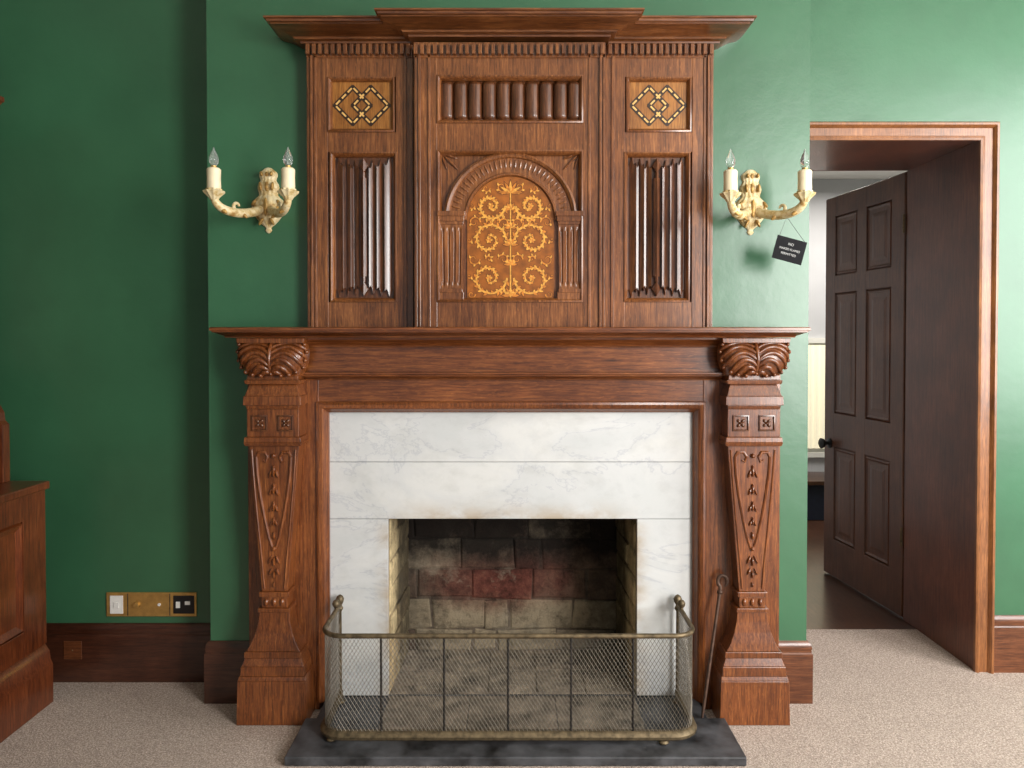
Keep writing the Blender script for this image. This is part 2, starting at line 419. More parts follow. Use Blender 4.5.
# ------------------------------------------------------------------ firebox
YM = 2.775
ox0, ox1 = X(388, YM, 600), X(637, YM, 600); oz = Z(519, YM)
t = thing('firebox', 'sooty brick fireplace recess inside the marble surround', 'fireplace', ((ox0+ox1)/2, 3.0, 0))
YK = 3.20
rb = random.Random(5)
def brick(b, P, a0, a1, z0, z1, mi, proud, jit=.003):
    """one worn brick on a wall: P(a, out, z) maps along-wall, stand-out, height"""
    j = lambda: rb.uniform(-jit, jit)
    c = [(a0+j(), z0+j()), (a1+j(), z0+j()), (a1+j(), z1+j()), (a0+j(), z1+j())]
    i = .007; ins = [(i, i), (-i, i), (-i, -i), (i, -i)]
    vs = [P(a, 0, z) for a, z in c]+[P(a, proud-.004, z) for a, z in c]+[P(a+p, proud, z+q) for (a, z), (p, q) in zip(c, ins)]
    fs = [(0, 1, 5, 4), (1, 2, 6, 5), (2, 3, 7, 6), (3, 0, 4, 7), (4, 5, 9, 8), (5, 6, 10, 9), (6, 7, 11, 10), (7, 4, 8, 11), (8, 9, 10, 11)]
    b.add(vs, fs, mi)
b = MB(); b.box(-OW+.001, OW-.001, YK, YK+.1, 0.001, .739)
zrow = Z(628, YK); rh = Z(598, YK)-zrow
fb = lambda a, q, z: (a, YK-q, z)
for r in range(-1, 4):
    z0 = zrow+rh*r; z1 = min(z0+rh-.007, .70); z0 = max(z0, .031)
    x = (-.47, -.41)[r % 2]+rb.uniform(-.02, .02)
    if r % 2 == 1: brick(b, fb, -.455, x-.007, z0, z1, 4, .006)
    x = max(x, -.455)
    while x < .44:
        wd = rb.choice((.225, .24, .25, .12))+rb.uniform(-.02, .02); x1 = min(x+wd, .452)
        cxm = (x+x1)/2
        if r == 1 and -.26 < cxm < .14: mi = 3
        elif r >= 2: mi = rb.choice((4, 2, 4))
        elif r == 1: mi = rb.choice((2, 4))
        else: mi = rb.choice((1, 2, 1))
        brick(b, fb, x, x1-.007, z0, z1, mi, .004+rb.uniform(0, .008), .008)
        x = x1
        if .452-x < .03: break
b.build('back_wall', ['b_mortar', 'b_tan', 'b_grey', 'b_red', 'b_dark'], t)
for sgn, xe in ((-1, ox0), (1, ox1)):
    xo = sgn*(OW-.001); xb = xe-sgn*.015
    pts = [(xe, 2.801), (xb, YK), (xo, YK), (xo, 2.801)]
    vs = [(x, y, .001) for x, y in pts]+[(x, y, .739) for x, y in pts]
    b = MB().add(vs, [(0, 1, 2, 3), (4, 5, 6, 7), (0, 1, 5, 4), (1, 2, 6, 5), (2, 3, 7, 6), (3, 0, 4, 7)])
    f_ = lambda a, q, z, sgn=sgn, xe=xe: (xe-sgn*(.015*(a-2.80)/.4+q), a, z)
    z = .034; r = 0
    while z < .66:
        z1 = min(z+.098+rb.uniform(-.016, .016), .705); y = 2.812
        cuts = [.13, .23, .03] if r % 2 == 0 else [.22, .17]
        for c_ in cuts:
            brick(b, f_, y, min(y+c_-.008, 3.19), z, z1-.008, rb.choice((1, 2, 1)), .003+rb.uniform(0, .008), .007); y += c_
        z = z1; r += 1
    b.build('cheek', ['s_mortar', 's_yellow', 's_buff'], t)
# fire floor of square quarries
b = MB(); b.box(ox0, ox1, 2.801, YK, .001, .026)
n_ = 5; w_q = (ox1-ox0)/n_
for i in range(n_):
    for j in range(2):
        g_ = .003; b.box(ox0+i*w_q+g_, ox0+(i+1)*w_q-g_, 2.804+j*.195+g_, 2.804+(j+1)*.195-g_, .025, .030+rb.uniform(-.001, .001))
b.build('fire_floor', 'brick_floor', t)
MB().box(ox0, ox1, 2.801, YK, oz+.012, .739).build('throat', 'soot', t)

# ------------------------------------------------------------------ marble
t = thing('marble_surround', 'white grey-veined marble surround framing the brick fire opening', 'surround', ((ox0+ox1)/2, 2.79, .03))
mx0, mx1 = X(328, YM, 550), X(694, YM, 550); mzt = Z(408, YM); mzm = Z(462, YM); YBm = YB-.0005
MB().box(mx0, mx1, YM, YBm, mzm+.0008, mzt).build('upper_slab', 'marble', t, bevel=.0012)
MB().box(mx0, mx1, YM, YBm, oz+.0008, mzm-.0008).build('lower_slab', 'marble', t, bevel=.0012)
MB().box(mx0, ox0, YM, YBm, .034, oz-.0008).build('jamb_slab', 'marble', t, bevel=.0012)
MB().box(ox1, mx1, YM, YBm, .034, oz-.0008).build('jamb_slab', 'marble', t, bevel=.0012)

# ------------------------------------------------------------------ mantelpiece
mp = thing('mantelpiece', 'carved oak mantelpiece with scrolled pilasters around the marble surround', 'mantelpiece', (0, 2.70, 0))
ST, SB = Z(327, 2.58), Z(337.5, 2.58)
sx0, sx1 = X(209, 2.58, 335), X(811, 2.58, 335)
h = ST-SB
b = MB()
pr = [(-.2, 0), (-.04, 0), (-.036, .006), (-.026, .010), (-.016, h*.42), (-.006, h*.5), (-.006, h*.62), (0, h*.66), (0, h*.92), (-.004, h), (-.2, h)]
b.sweep([(sx0, YB), (sx0, 2.58), (sx1, 2.58), (sx1, YB)], pr, lambda x, y, z: (x, y, SB+z))
b.box(sx0+.15, sx1-.15, 2.70, YB, SB+.001, ST-.0005)
b.build('shelf', 'mantel_h', mp, smooth=True)
fx0, fx1 = X(297, 2.71), X(726, 2.71)
zs = Z(375, 2.71); zf = Z(402, 2.735)
MB().box(fx0, fx1, 2.712, YB-.001, zs, SB-.0005).build('frieze', 'mantel_h', mp, bevel=.002)
b = MB(); b.box(fx0, fx1, 2.738, YB-.001, zf-.01, zs)
pr = [(0, -.004), (.018, -.004), (.019, .001), (.024, .004), (.024, .009), (.0, .012)]
b.sweep([(fx0, 2.712), (fx1, 2.712)], pr, lambda x, y, z: (x, y, zs+z))
b.sweep([(fx0, 2.738), (fx1, 2.738)], [(0, -.016), (.006, -.016), (.010, -.008), (.02, 0), (0, 0)], lambda x, y, z: (x, y, zs-.004+z))
b.build('lower_fascia', 'mantel_h', mp, smooth=True)
b = MB()
b.sweep([(fx0, 2.712), (fx1, 2.712)], [(0, 0), (.012, 0), (.016, .008), (.03, .016), (.05, .028), (.05, .034), (0, .034)], lambda x, y, z: (x, y, SB-.035+z))
b.build('bed_mould', 'mantel_h', mp, smooth=True)
bx0, bx1 = X(330, 2.77, 550), X(692, 2.77, 550); bz = Z(412, 2.77)
for a0, a1 in ((X(247, 2.73), bx0-.03), (bx1+.03, X(781, 2.73))):
    MB().box(a0, a1, 2.735, YB-.001, .002, SB-.04).build('jamb_board', 'mantel', mp, bevel=.002)
pr = [(0, 0), (0, .014), (.006, .020), (.012, .034), (.02, .046), (.03, .05), (.038, .046), (.042, .036), (.046, .034), (.05, .024), (.05, 0)]
MB().sweep([(bx1, .031), (bx1, bz), (bx0, bz), (bx0, .031)], pr, lambda x, z, q: (x, 2.7745-q, z)).build('bolection_mould', 'mantel', mp, smooth=True)

# pilaster, drawn about its own centre line
def pilaster(cx):
    YF = 2.66; s = YF/F; ZP = lambda y: Z(y, YF); YBK = 2.736
    b = MB()
    def blk(y0, y1, w0, w1, f0=0, f1=0):      # y0 upper row, w in widths
        b.frus(cx-w1*s/2, cx+w1*s/2, cx-w0*s/2, cx+w0*s/2, ZP(y1), ZP(y0), YF-f1, YF-f0, YBK)
    blk(338, 343, 68, 66, .03, .03)
    blk(343, 376, 44, 44, -.01, -.01)
    blk(375, 380, 50, 52, .004, .006); blk(380, 384, 56, 54, .014, .012); blk(384, 396, 47, 55, -.002, .012)
    blk(396, 405, 57, 58, .014, .015); blk(405, 409, 54, 52, .01, .006)
    blk(409, 437, 52, 52, .004, .004); blk(437, 442, 56, 57, .012, .013); blk(442, 446, 58, 56, .013, .006)
    blk(446, 592, 50, 26, -.006, -.006)
    blk(592, 597, 30, 30, .004, .004); blk(597, 608, 26, 26, -.002, -.002); blk(608, 612, 32, 33, .006, .006)
    prof = [(612, 30, 0), (622, 32, .002), (632, 37, .006), (642, 45, .012), (650, 54, .016)]
    for (ya, wa, fa), (yb, wb, fb) in zip(prof[:-1], prof[1:]): blk(ya, yb, wa, wb, fa, fb)
    blk(650, 656, 57, 58, .020, .020); blk(656, 664, 56, 62, .016, .024); blk(664, 673, 63, 64, .026, .028); blk(673, 677, 66, 68, .030, .034)
    b.frus(cx-35*s, cx+35*s, cx-34*s, cx+34*s, .001, ZP(677), YF-.037, YF-.036, YBK)
    body = b.build('pilaster', 'mantel', mp, bevel=.002)
    # acanthus capital: a rounded bell under one broad frond, its lobes sweeping off a middle rib into curled tips
    z1, z0 = ZP(341), ZP(375.5); wid = 72*s
    yb_ = lambda u, v: YF+.03-(.016+.058*math.sin(PI*(.12+.80*(1-v)))**.8)*max(0, 1-abs(u)**5)**.5
    b = MB(); nu, nv = 60, 24; vs = []
    for j in range(nv+1):
        v = j/nv
        for i in range(nu+1):
            u = -1+2*i/nu
            w = wid/2*(1-.22*v**2.5)*(1-.12*(1-v)**4)
            vs.append((cx+u*w, yb_(u, v), z1-v*(z1-z0)))
    m = nu+1
    b.add(vs, [(j*m+i, j*m+i+1, (j+1)*m+i+1, (j+1)*m+i) for j in range(nv) for i in range(nu)])
    def onbell(dxp, yy):
        v = max(0, min(1, (ZP(341)-ZP(yy))/(ZP(341)-ZP(375.5)))); w = 36*(1-.22*v**2.5)
        u = max(-.97, min(.97, dxp/w)); return (cx+u*w*s, yb_(u, v)-.003, ZP(yy))
    for sg in (-1, 1):
        for k, (sy_, mx_, my_, ex, ey) in enumerate(((373, 5, 369, 10, 375), (370, 10, 361, 18, 374), (365, 14, 351, 25, 371.5), (359, 18, 343, 31.5, 367), (353, 21, 338, 35, 360), (347.5, 21, 337, 35.5, 351.5), (343.5, 17, 339, 32.5, 344))):
            pts = []; rs = []
            for q in [i/16 for i in range(17)]:
                dxp = 1.5*(1-q)**2+2*mx_*q*(1-q)+ex*q*q; yy = sy_*(1-q)**2+2*my_*q*(1-q)+ey*q*q
                p = onbell(sg*dxp, yy); pts.append((p[0], p[1]+.0006*k, p[2])); rs.append(.0026+.0062*math.sin(PI*min(1, .12+q*.74))**.7)
            b.tube(pts, rs, 8)
            p = onbell(sg*ex, ey+.4); b.ell((p[0], p[1]-.006, p[2]), (.0078, .012, .0078), sg*.5)
    b.tube([onbell(0, y) for y in (343, 350, 358, 366, 373)], [.007, .008, .007, .006, .005], 8)
    b.ell(onbell(0, 373.5), (.008, .012, .007))
    b.build('capital', 'mantel', body, smooth=True, ang=50)
    for sx in (-13, 13):
        b = MB(); c = cx+sx*s; zc = ZP(423); yf = YF-.004; r = 8*s
        b.frame(c-r, c+r, zc-r, zc+r, yf, [(0, 0), (0, .005), (.004, .006), (.006, 0)])
        for k in range(4): b.ell((c+.010*math.cos(k*PI/2+PI/4), yf, zc+.010*math.sin(k*PI/2+PI/4)), (.006, .007, .0085), PI/2-(k*PI/2+PI/4))
        b.ell((c, yf, zc), (.005, .010, .005))
        b.build('rosette', 'oak_dark', body, smooth=True)
    # V-shaped strapwork with hanging bellflower drops
    yf = YF+.005; b = MB()
    P = lambda dx_, y: (cx+dx_*s, yf, ZP(y))
    for sg in (-1, 1):
        b.tube([P(sg*22, 450), P(sg*20, 480), P(sg*16.5, 520), P(sg*12.5, 560), P(sg*10, 589)], .0032, 6)
        b.tube([P(sg*17.5, 457), P(sg*16.5, 474), P(sg*13.5, 496), P(sg*9.5, 518), P(sg*5, 538), P(sg*1, 550)], [.0062, .0062, .0058, .0054, .005, .0045], 7)
        b.tube([P(sg*17.5, 457), P(sg*15, 452.5), P(sg*9, 452.5), P(sg*6, 457), P(sg*8, 462), P(sg*11, 460.5)], [.0060, .0062, .006, .0055, .0048, .004], 7)
        for y, l in ((560, .016), (572, .013)): b.ell(P(sg*3.6, y), (.0038, .010, l), -sg*.42)
    def bell(dx_, y, k):
        b.ell(P(dx_, y), (.0048*k, .012, .015*k))
        for sg in (-1, 1): b.ell(P(dx_+sg*2.6*k, y+1.6*k), (.0034*k, .010, .0125*k), -sg*.35)
        b.ell(P(dx_, y-4.2*k), (.0036*k, .011, .0040*k))
    b.ell(P(0, 456), (.009, .013, .009))
    for y, k in ((472, 1.25), (490, 1.15), (507, 1.05), (522, .9)): bell(0, y, k)
    b.ell(P(0, 536), (.0055, .012, .014)); b.ell(P(0, 549), (.0085, .014, .0085))
    for y, k in ((562, 1), (575, .85), (585, .6)): b.ell(P(0, y), (.0045*k, .012, .016*k))
    for dx_ in (-8, 0, 8): b.ell((cx+dx_*s, YF+.002, ZP(602.5)), (.009, .010, .014))
    b.build('carved_drop', 'mantel', body, smooth=True)
for cpx in (273, 753.5): pilaster(X(cpx, 2.66))

# ------------------------------------------------------------------ overmantel
YW, YC = 2.740, 2.680
om = thing('overmantel', 'tall carved oak overmantel with inlaid arch panel on the mantel shelf', 'overmantel', (X(510, YW), 2.76, ST))
xw = lambda p: X(p, YW, 190)
xc = lambda p: X(p, YC, 190)
zw = lambda y: Z(y, YW); zc_ = lambda y: Z(y, YC)
EPS = .0006
wings = [dict(o=(307, 328), i=(396, 413), pan=(329, 394), lin=(331, 396)), dict(o=(692, 713), i=(605, 625), pan=(627, 690), lin=(625, 689))]
ztop = zw(44)
b = MB()
b.box(xw(307)+.002, xw(713)-.002, 2.768, YB-EPS, ST+EPS, ztop)
for w in wings:
    for a, c in (w['o'], w['i']): b.box(xw(a), xw(c), YW, 2.768, ST+EPS, ztop)
    l, r = min(w['o'][1], w['i'][1]), max(w['o'][0], w['i'][0])
    for y0, y1 in ((44, 77), (132, 152), (302, 327)): b.box(xw(l)-.001, xw(r)+.001, YW+.001, 2.768, zw(y1) if y1 < 327 else ST+EPS, zw(y0))
    a0, a1 = w['o']; out = a0 if a0 < 500 else a1; sg = 1 if a0 < 500 else -1
    for k, hgt in ((1, .003), (4, .010), (7.5, .004)):               # stepped reeded edge of the outer stile
        q = sorted((xw(out+sg*k), xw(out+sg*(k+2.4)))); b.box(q[0], q[1], YW-hgt, YW+.001, ST+EPS, zw(56))
    a0, a1 = w['i']; inn = a1 if a0 < 500 else a0
    q = sorted((xw(inn-sg*9), xw(inn-sg*6))); b.box(q[0], q[1], YW-.006, YW+.001, ST+EPS, zw(56))
cz = zc_(42)
b.box(xc(414)+.001, xc(605)-.001, 2.715, 2.769, ST+EPS, cz)
for a, c in ((414, 437), (583, 605)): b.box(xc(a), xc(c), YC, 2.716, ST+EPS, cz)
for y0, y1 in ((42, 75), (123, 150), (302, 327)): b.box(xc(436), xc(584), YC+.001, 2.716, zc_(y1) if y1 < 327 else ST+EPS, zc_(y0))
for a, hgt in ((415, .004), (418.5, .009), (428, .004), (588, .004), (599, .009), (602.5, .004)): b.box(xc(a), xc(a+2.4), YC-hgt, YC+.001, ST+EPS, zc_(54))
b.build('frame', 'oak', om, bevel=.0012)
path = [(xw(307), YB-EPS), (xw(307), YW), (xc(414), YW), (xc(414), YC), (xc(605), YC), (xc(605), YW), (xw(713), YW), (xw(713), YB-EPS)]
zb, zt = zw(45), Z(15, 2.62); hh = zt-zb
pr = [(-.03, 0), (.016, 0), (.018, hh*.1), (.034, hh*.16), (.038, hh*.26), (.046, hh*.3), (.056, hh*.42), (.074, hh*.54), (.092, hh*.60), (.099, hh*.64), (.099, hh*.70), (.108, hh*.74), (.11, hh*.86), (.117, hh*.9), (.117, hh), (-.03, hh)]
b = MB(); b.sweep(path, pr, lambda x, y, z: (x, y, zb+z)); b.box(xw(307)+.005, xw(713)-.005, YW+.005, YB-.002, zt-.02, zt-.001); b.box(xc(414)+.005, xc(605)-.005, YC+.005, YB-.002, zt-.02, zt-.0015)
b.build('cornice', 'oak_h', om, smooth=True)
for x0, x1, Y in ((xw(307), xc(414)-.012, YW), (xc(414), xc(605), YC), (xc(605)+.012, xw(713), YW)):
    b = MB(); n = int((x1-x0)/.022); d = (x1-x0)/n
    b.box(x0, x1, Y-.004, Y, Z(58, Y), Z(45, Y))
    for k in range(n): b.box(x0+d*k+.003, x0+d*k+d-.0065, Y-.024, Y-.003, Z(56, Y), Z(46, Y))
    b.build('dentil_course', 'oak', om, bevel=.001)

mould = [(0, 0), (0, .004), (.005, .006), (.009, .002), (.013, -.004), (.016, -.016), (0, -.016)]
def mitre(px0, px1, y0, y1, Y, xf):
    MB().frame(xf(px0), xf(px1), Z(y1, Y), Z(y0, Y), Y, mould).build('panel_mould', 'oak', om, smooth=True)
for w in wings:
    mitre(w['pan'][0]-1, w['pan'][1]+1, 77, 132, YW, xw); mitre(w['lin'][0]-1, w['lin'][1]+1, 152, 302, YW, xw)
mitre(437, 583, 75, 123, YC, xc); mitre(437, 583, 150, 302, YC, xc)

# linenfold panels: broad layered folds falling away from a shaped middle strip, their ends cut to scallops
def linen(u, v):
    t = abs(u-.5)*2                                  # 0 centre .. 1 edge
    ve = min(v, 1-v)
    base = .0015
    m = lambda end: max(0, min(1, (ve-end)/.005))
    if ve > .17: hw_ = .10
    elif ve > .135: hw_ = .045
    else: hw_ = .15*max(0, 1-abs(ve-.09)/.05)
    if t < hw_: return base+.023-.10*t
    if t < .16: return base+.001
    if t < .40:                                      # first layer: rounded lip, then a hollow
        q = (t-.16)/.24; end = .045+.055*abs(math.sin(PI*(q*1.5+.25)))
        return base+(.006+.014*max(0, 1-q*1.6)**.6 if q < .62 else base+.006+.006*(q-.62))*m(end)
    if t < .64:
        q = (t-.40)/.24; end = .035+.055*abs(math.sin(PI*(q*1.5+.25)))
        return base+(.005+.015*max(0, 1-q*1.6)**.6 if q < .62 else .005+.006*(q-.62))*m(end)
    if t < .92:
        q = (t-.64)/.28; end = .025+.055*abs(math.sin(PI*(q*1.5+.25)))
        return base+(.003+.014*max(0, 1-q*1.35)**.6)*m(end)
    return .002
for w in wings:
    MB().hf(xw(w['lin'][0]), xw(w['lin'][1]), zw(302), zw(152), 240, 280, 2.760, linen).build('linenfold_panel', 'oak_dark', om, smooth=True, ang=40)

# inlaid panels: two interlaced lozenges in angular strapwork, each strap a bold dark band with a pale line down it
for w in wings:
    x0, x1 = xw(w['pan'][0]), xw(w['pan'][1]); z0, z1 = zw(132), zw(77); Yp = 2.752
    p = MB().box(x0, x1, Yp, 2.767, z0, z1).build('inlaid_panel', 'inlay_base', om)
    cx, cz2 = (x0+x1)/2, (z0+z1)/2; s = YW/F
    dk = MB(); lay = [0]
    def strap(ax, az, bx, bz_, hw_, dy, mi):
        A = Vector((cx+s*ax, cz2+s*az)); B = Vector((cx+s*bx, cz2+s*bz_)); dd = (B-A).normalized(); nn = Vector((-dd.y, dd.x))*hw_; A = A-dd*hw_*.6; B = B+dd*hw_*.6; lay[0] += 1
        dk.prism([(A.x-nn.x, A.y-nn.y), (B.x-nn.x, B.y-nn.y), (B.x+nn.x, B.y+nn.y), (A.x+nn.x, A.y+nn.y)], Yp-dy-lay[0]*.00002, Yp+.001, mi)
    for sg in (-1, 1):
        cxx = sg*9; hw_, hh_ = 17.5, 18
        for qx in (-1, 1):
            for qz in (-1, 1):
                ax, az = cxx+qx*hw_, 0.0; bx, bz2 = cxx, qz*hh_
                strap(ax, az, bx, bz2, .0085, .0012, 0)
                for k in range(3):
                    q0, q1 = (k+.22)/3, (k+.78)/3
                    strap(ax+(bx-ax)*q0, az+(bz2-az)*q0, ax+(bx-ax)*q1, az+(bz2-az)*q1, .0030, .0026, 1)
    dk.build('inlay_lattice', ['inlay_black', 'inlay_pale'], p)

# row of upright nulling
b = MB(); nx = 10
def nul(u, v):
    k = (u*nx) % 1; a = (k-.5)*2.15
    if abs(a) > 1: return .001
    ww = math.sqrt(1-a*a)
    vv = abs(v-.5)*2; top = .80+.16*ww
    e = max(0, 1-max(0, (vv-.74)/(top-.74)))**.5
    return .001+.020*(ww**.8)*e
b.hf(xc(439), xc(582), zc_(121), zc_(78), 200, 40, 2.704, nul)
b.build('fluted_frieze', 'oak_dark', om, smooth=True, ang=60)

# arch panel
YA = 2.698; s = YA/F
xa = lambda p: X(p, YA, 230); za = lambda y: Z(y, YA)
acx, acz = xa(510.5), za(220); ri, ro = 43.5*s, 67*s
ap = MB().box(xc(437), xc(583), YA+.004, 2.7145, zc_(302), zc_(150)).build('arch_panel', 'oak', om)
arc = [(acx+ri*math.cos(a), acz+ri*math.sin(a)) for a in [PI-PI*k/64 for k in range(65)]]
W_ = ro-ri
pr = [(0, -.002), (0, .006), (-.003, .011), (-.008, .011), (-.012, .006), (-W_*.26, .005), (-W_*.74, .005), (-W_*.78, .012), (-W_*.88, .017), (-W_*.97, .013), (-W_, -.002)]
b = MB().sweep(arc, pr, lambda x, z, q: (x, YA-q, z))
for k in range(35):                                  # shallow carved leaves round the broad band
    a = PI*(k+.5)/35; r = ri+W_*.51
    b.ell((acx+r*math.cos(a), YA-.0045, acz+r*math.sin(a)), (.0042, .0042, W_*.21), PI/2-a, 8, 6)
b.build('arch', 'oak', ap, smooth=True, ang=30)
arcp = [(acx+(ri-.001)*math.cos(a), acz+(ri-.001)*math.sin(a)) for a in [PI*k/40 for k in range(41)]]
poly = arcp+[(acx-ri+.001, zc_(300)), (acx+ri-.001, zc_(300))]
ip = MB().prism(poly, YA-.001, YA+.004).build('inlay_panel', 'inlay_arch', ap)
# marquetry scrolls: every sliver gets a hair more height so none are coplanar
g = MB(); br = MB(); am_ = MB(); yi = YA-.0012; cnt = [0]
def lift():
    cnt[0] += 1; return (cnt[0] % 60)*1.2e-5
def flat(mb, pts, ws, dy=0):
    P2 = [Vector(p) for p in pts]; dy += lift(); N = len(P2); vs = []
    for i in range(N):
        dd = (P2[min(N-1, i+1)]-P2[max(0, i-1)]).normalized(); nn = Vector((-dd.y, dd.x))*ws[i]
        vs += [(P2[i].x-nn.x, yi-dy, P2[i].y-nn.y), (P2[i].x+nn.x, yi-dy, P2[i].y+nn.y)]
    mb.add(vs, [(2*i, 2*i+2, 2*i+3, 2*i+1) for i in range(N-1)])
def inside(x, z, mg):
    if abs(x-acx) > ri-mg or z < zb0+mg*.5: return False
    return z < acz or math.hypot(x-acx, z-acz) < ri-mg
def leafp(mb, x, z, l, w_, an, dy=0):
    n = 8; c_, s_ = math.cos(an), math.sin(an); L = []; dy += lift()
    for k in range(n+1): q = k/n; L.append((q*l, w_*math.sin(PI*q**.8)))
    pts = L+[(a, -c2) for a, c2 in L[-2:0:-1]]
    mb.add([(x+a*c_-e*s_, yi-dy, z+a*s_+e*c_) for a, e in pts], [list(range(len(pts)))])
def leaf2(mb, x, z, l, w_, an):
    if not inside(x+l*math.cos(an), z+l*math.sin(an), .008): return
    leafp(br, x, z, l*1.12, w_+.0015, an, .0004); leafp(mb, x, z, l, w_, an, .0013)
zb0 = zc_(298)
def spiral(mb, x, z, r0, a0, turn, sg, w0):
    pts = []; ws = []; n = 44
    for k in range(n+1):
        q = k/n; a = a0+turn*q; r = r0*(1-.80*q)
        pts.append((x+sg*r*math.cos(a), z+r*math.sin(a))); ws.append(w0*(1-.45*q))
    flat(br, pts, [q+.0016 for q in ws], .0001); flat(mb, pts, ws, .0012); return pts
flat(br, [(acx, zb0), (acx, acz+ri*.85)], [.0050, .0040], .0001); flat(g, [(acx, zb0), (acx, acz+ri*.85)], [.0030, .0022], .0012)
big_ = [(.076, .072, .064, PI, 8.2), (.076, .206, .062, PI, -8.2), (.070, .326, .052, PI, 8.0)]
small = [(.130, .138, .022, PI, 6.2), (.024, .138, .020, 0, 6.2), (.128, .268, .022, PI, -6.2), (.022, .266, .018, 0, 6.2), (.138, .014, .014, PI, 6), (.030, .394, .022, PI, 6.2), (.086, .388, .014, PI, 6), (.020, .012, .014, 0, 6), (.146, .206, .009, PI, 6), (.138, .326, .012, PI, 6), (.146, .078, .009, PI, 6), (.076, .139, .012, 0, 6), (.074, .267, .011, 0, 6)]
for sg in (-1, 1):
    for ex, ez, r0, a0, turn in big_:
        pts = spiral(g, acx+sg*ex, zb0+ez, r0, a0, turn, sg, .0042)
        out = 1 if turn*sg > 0 else -1
        for k in range(1, 43, 2):
            p, q = pts[k], pts[k+1]; an = math.atan2(q[1]-p[1], q[0]-p[0])
            leaf2(am_ if k % 4 == 1 else g, p[0], p[1], .021*(1-k/70), .0044, an-out*.85)
            if k < 32: leaf2(g if k % 4 == 1 else am_, p[0], p[1], .015*(1-k/75), .0038, an+out*.95)
        for q in range(6): leaf2(am_ if q % 2 else g, acx+sg*ex, zb0+ez, .014, .0044, q*2*PI/6)
    for ex, ez, r0, a0, turn in small:
        pts = spiral(am_, acx+sg*ex, zb0+ez, r0, a0, turn, sg, .0029)
        for k in (3, 9, 16, 24):
            p, q = pts[k], pts[k+1]; an = math.atan2(q[1]-p[1], q[0]-p[0]); leaf2(g, p[0], p[1], .012, .0034, an-(1 if turn*sg > 0 else -1)*.9)
for c0, L in ((zb0+.010, .032), (zb0+.120, .024), (zb0+.190, .028), (zb0+.25, .024), (zb0+.315, .024), (acz+ri*.62, .044)):
    for q in range(7): leaf2(g if q % 2 else am_, acx, c0, L, .0050, PI*q/6)
def clipin(mb):     # keep the pattern inside the arch
    vs = []
    for x, y, z in mb.v:
        x = max(acx-ri+.005, min(acx+ri-.005, x))
        if z > acz:
            v2 = Vector((x-acx, z-acz)); L = v2.length
            if L > ri-.005: v2 *= (ri-.005)/L; x, z = acx+v2.x, acz+v2.y
        vs.append((x, y, max(zb0+.003, z)))
    mb.v = vs; return mb
clipin(g).build('inlay_scrolls', 'inlay_gold', ip); clipin(br).build('inlay_outline', 'inlay_brown', ip); clipin(am_).build('inlay_leaves', 'inlay_amber', ip)
for sg, c0 in ((-1, 451.5), (1, 569.5)):
    cx = xa(c0); b = MB(); w0 = 11.5*s
    def flute(u, v):                                 # flat pilaster face with four sunk flutes
        k = (u*4) % 1
        return .013-(.0055*math.sin(PI*(k-.2)/.6) if .2 < k < .8 and .07 < v < .93 else 0)
    nxx, nz = 60, 30; vs = []
    for j in range(nz+1):
        v = j/nz; ww = w0*(.90+.10*v)
        for i in range(nxx+1): vs.append((cx-ww+2*ww*i/nxx, YA-flute(i/nxx*.9999, v), za(290)+(za(224)-za(290))*v))
    m = nxx+1; b.add(vs, [(j*m+i, j*m+i+1, (j+1)*m+i+1, (j+1)*m+i) for j in range(nz) for i in range(nxx)])
    for sx in (-1, 1): b.add([(cx+sx*w0*.90, YA-.013, za(290)), (cx+sx*w0, YA-.013, za(224)), (cx+sx*w0, YA+.004, za(224)), (cx+sx*w0*.90, YA+.004, za(290))], [(0, 1, 2, 3)])
    b.build('column', 'oak', ap, smooth=True)
    b = MB(); b.box(cx-14*s, cx+14*s, YA-.026, YA+.004, za(217), za(212)).box(cx-13*s, cx+13*s, YA-.021, YA+.004, za(222), za(216.5)).box(cx-12.2*s, cx+12.2*s, YA-.017, YA+.004, za(225), za(221.5))
    b.build('column_capital', 'oak', ap, bevel=.0015)
    b = MB(); b.box(cx-12.5*s, cx+12.5*s, YA-.019, YA+.004, zc_(301), za(292)).box(cx-11.3*s, cx+11.3*s, YA-.021, YA+.004, za(293), za(289))
    b.build('column_base', 'oak', ap, bevel=.0015)
    b = MB(); kx, kz2 = acx+sg*69*s, za(153)          # slim sunk spandrel with a small three-lobed sprig
    for an, l in ((0, 12), (.45, 9), (-.45, 9)):
        a = math.atan2(-1, -sg)+an; L = l*s
        b.ell((kx+math.cos(a)*L*.95, YA+.002, kz2+math.sin(a)*L*.95), (.0048, .007, L), PI/2-a)
    b.build('spandrel_leaf', 'oak', ap, smooth=True)

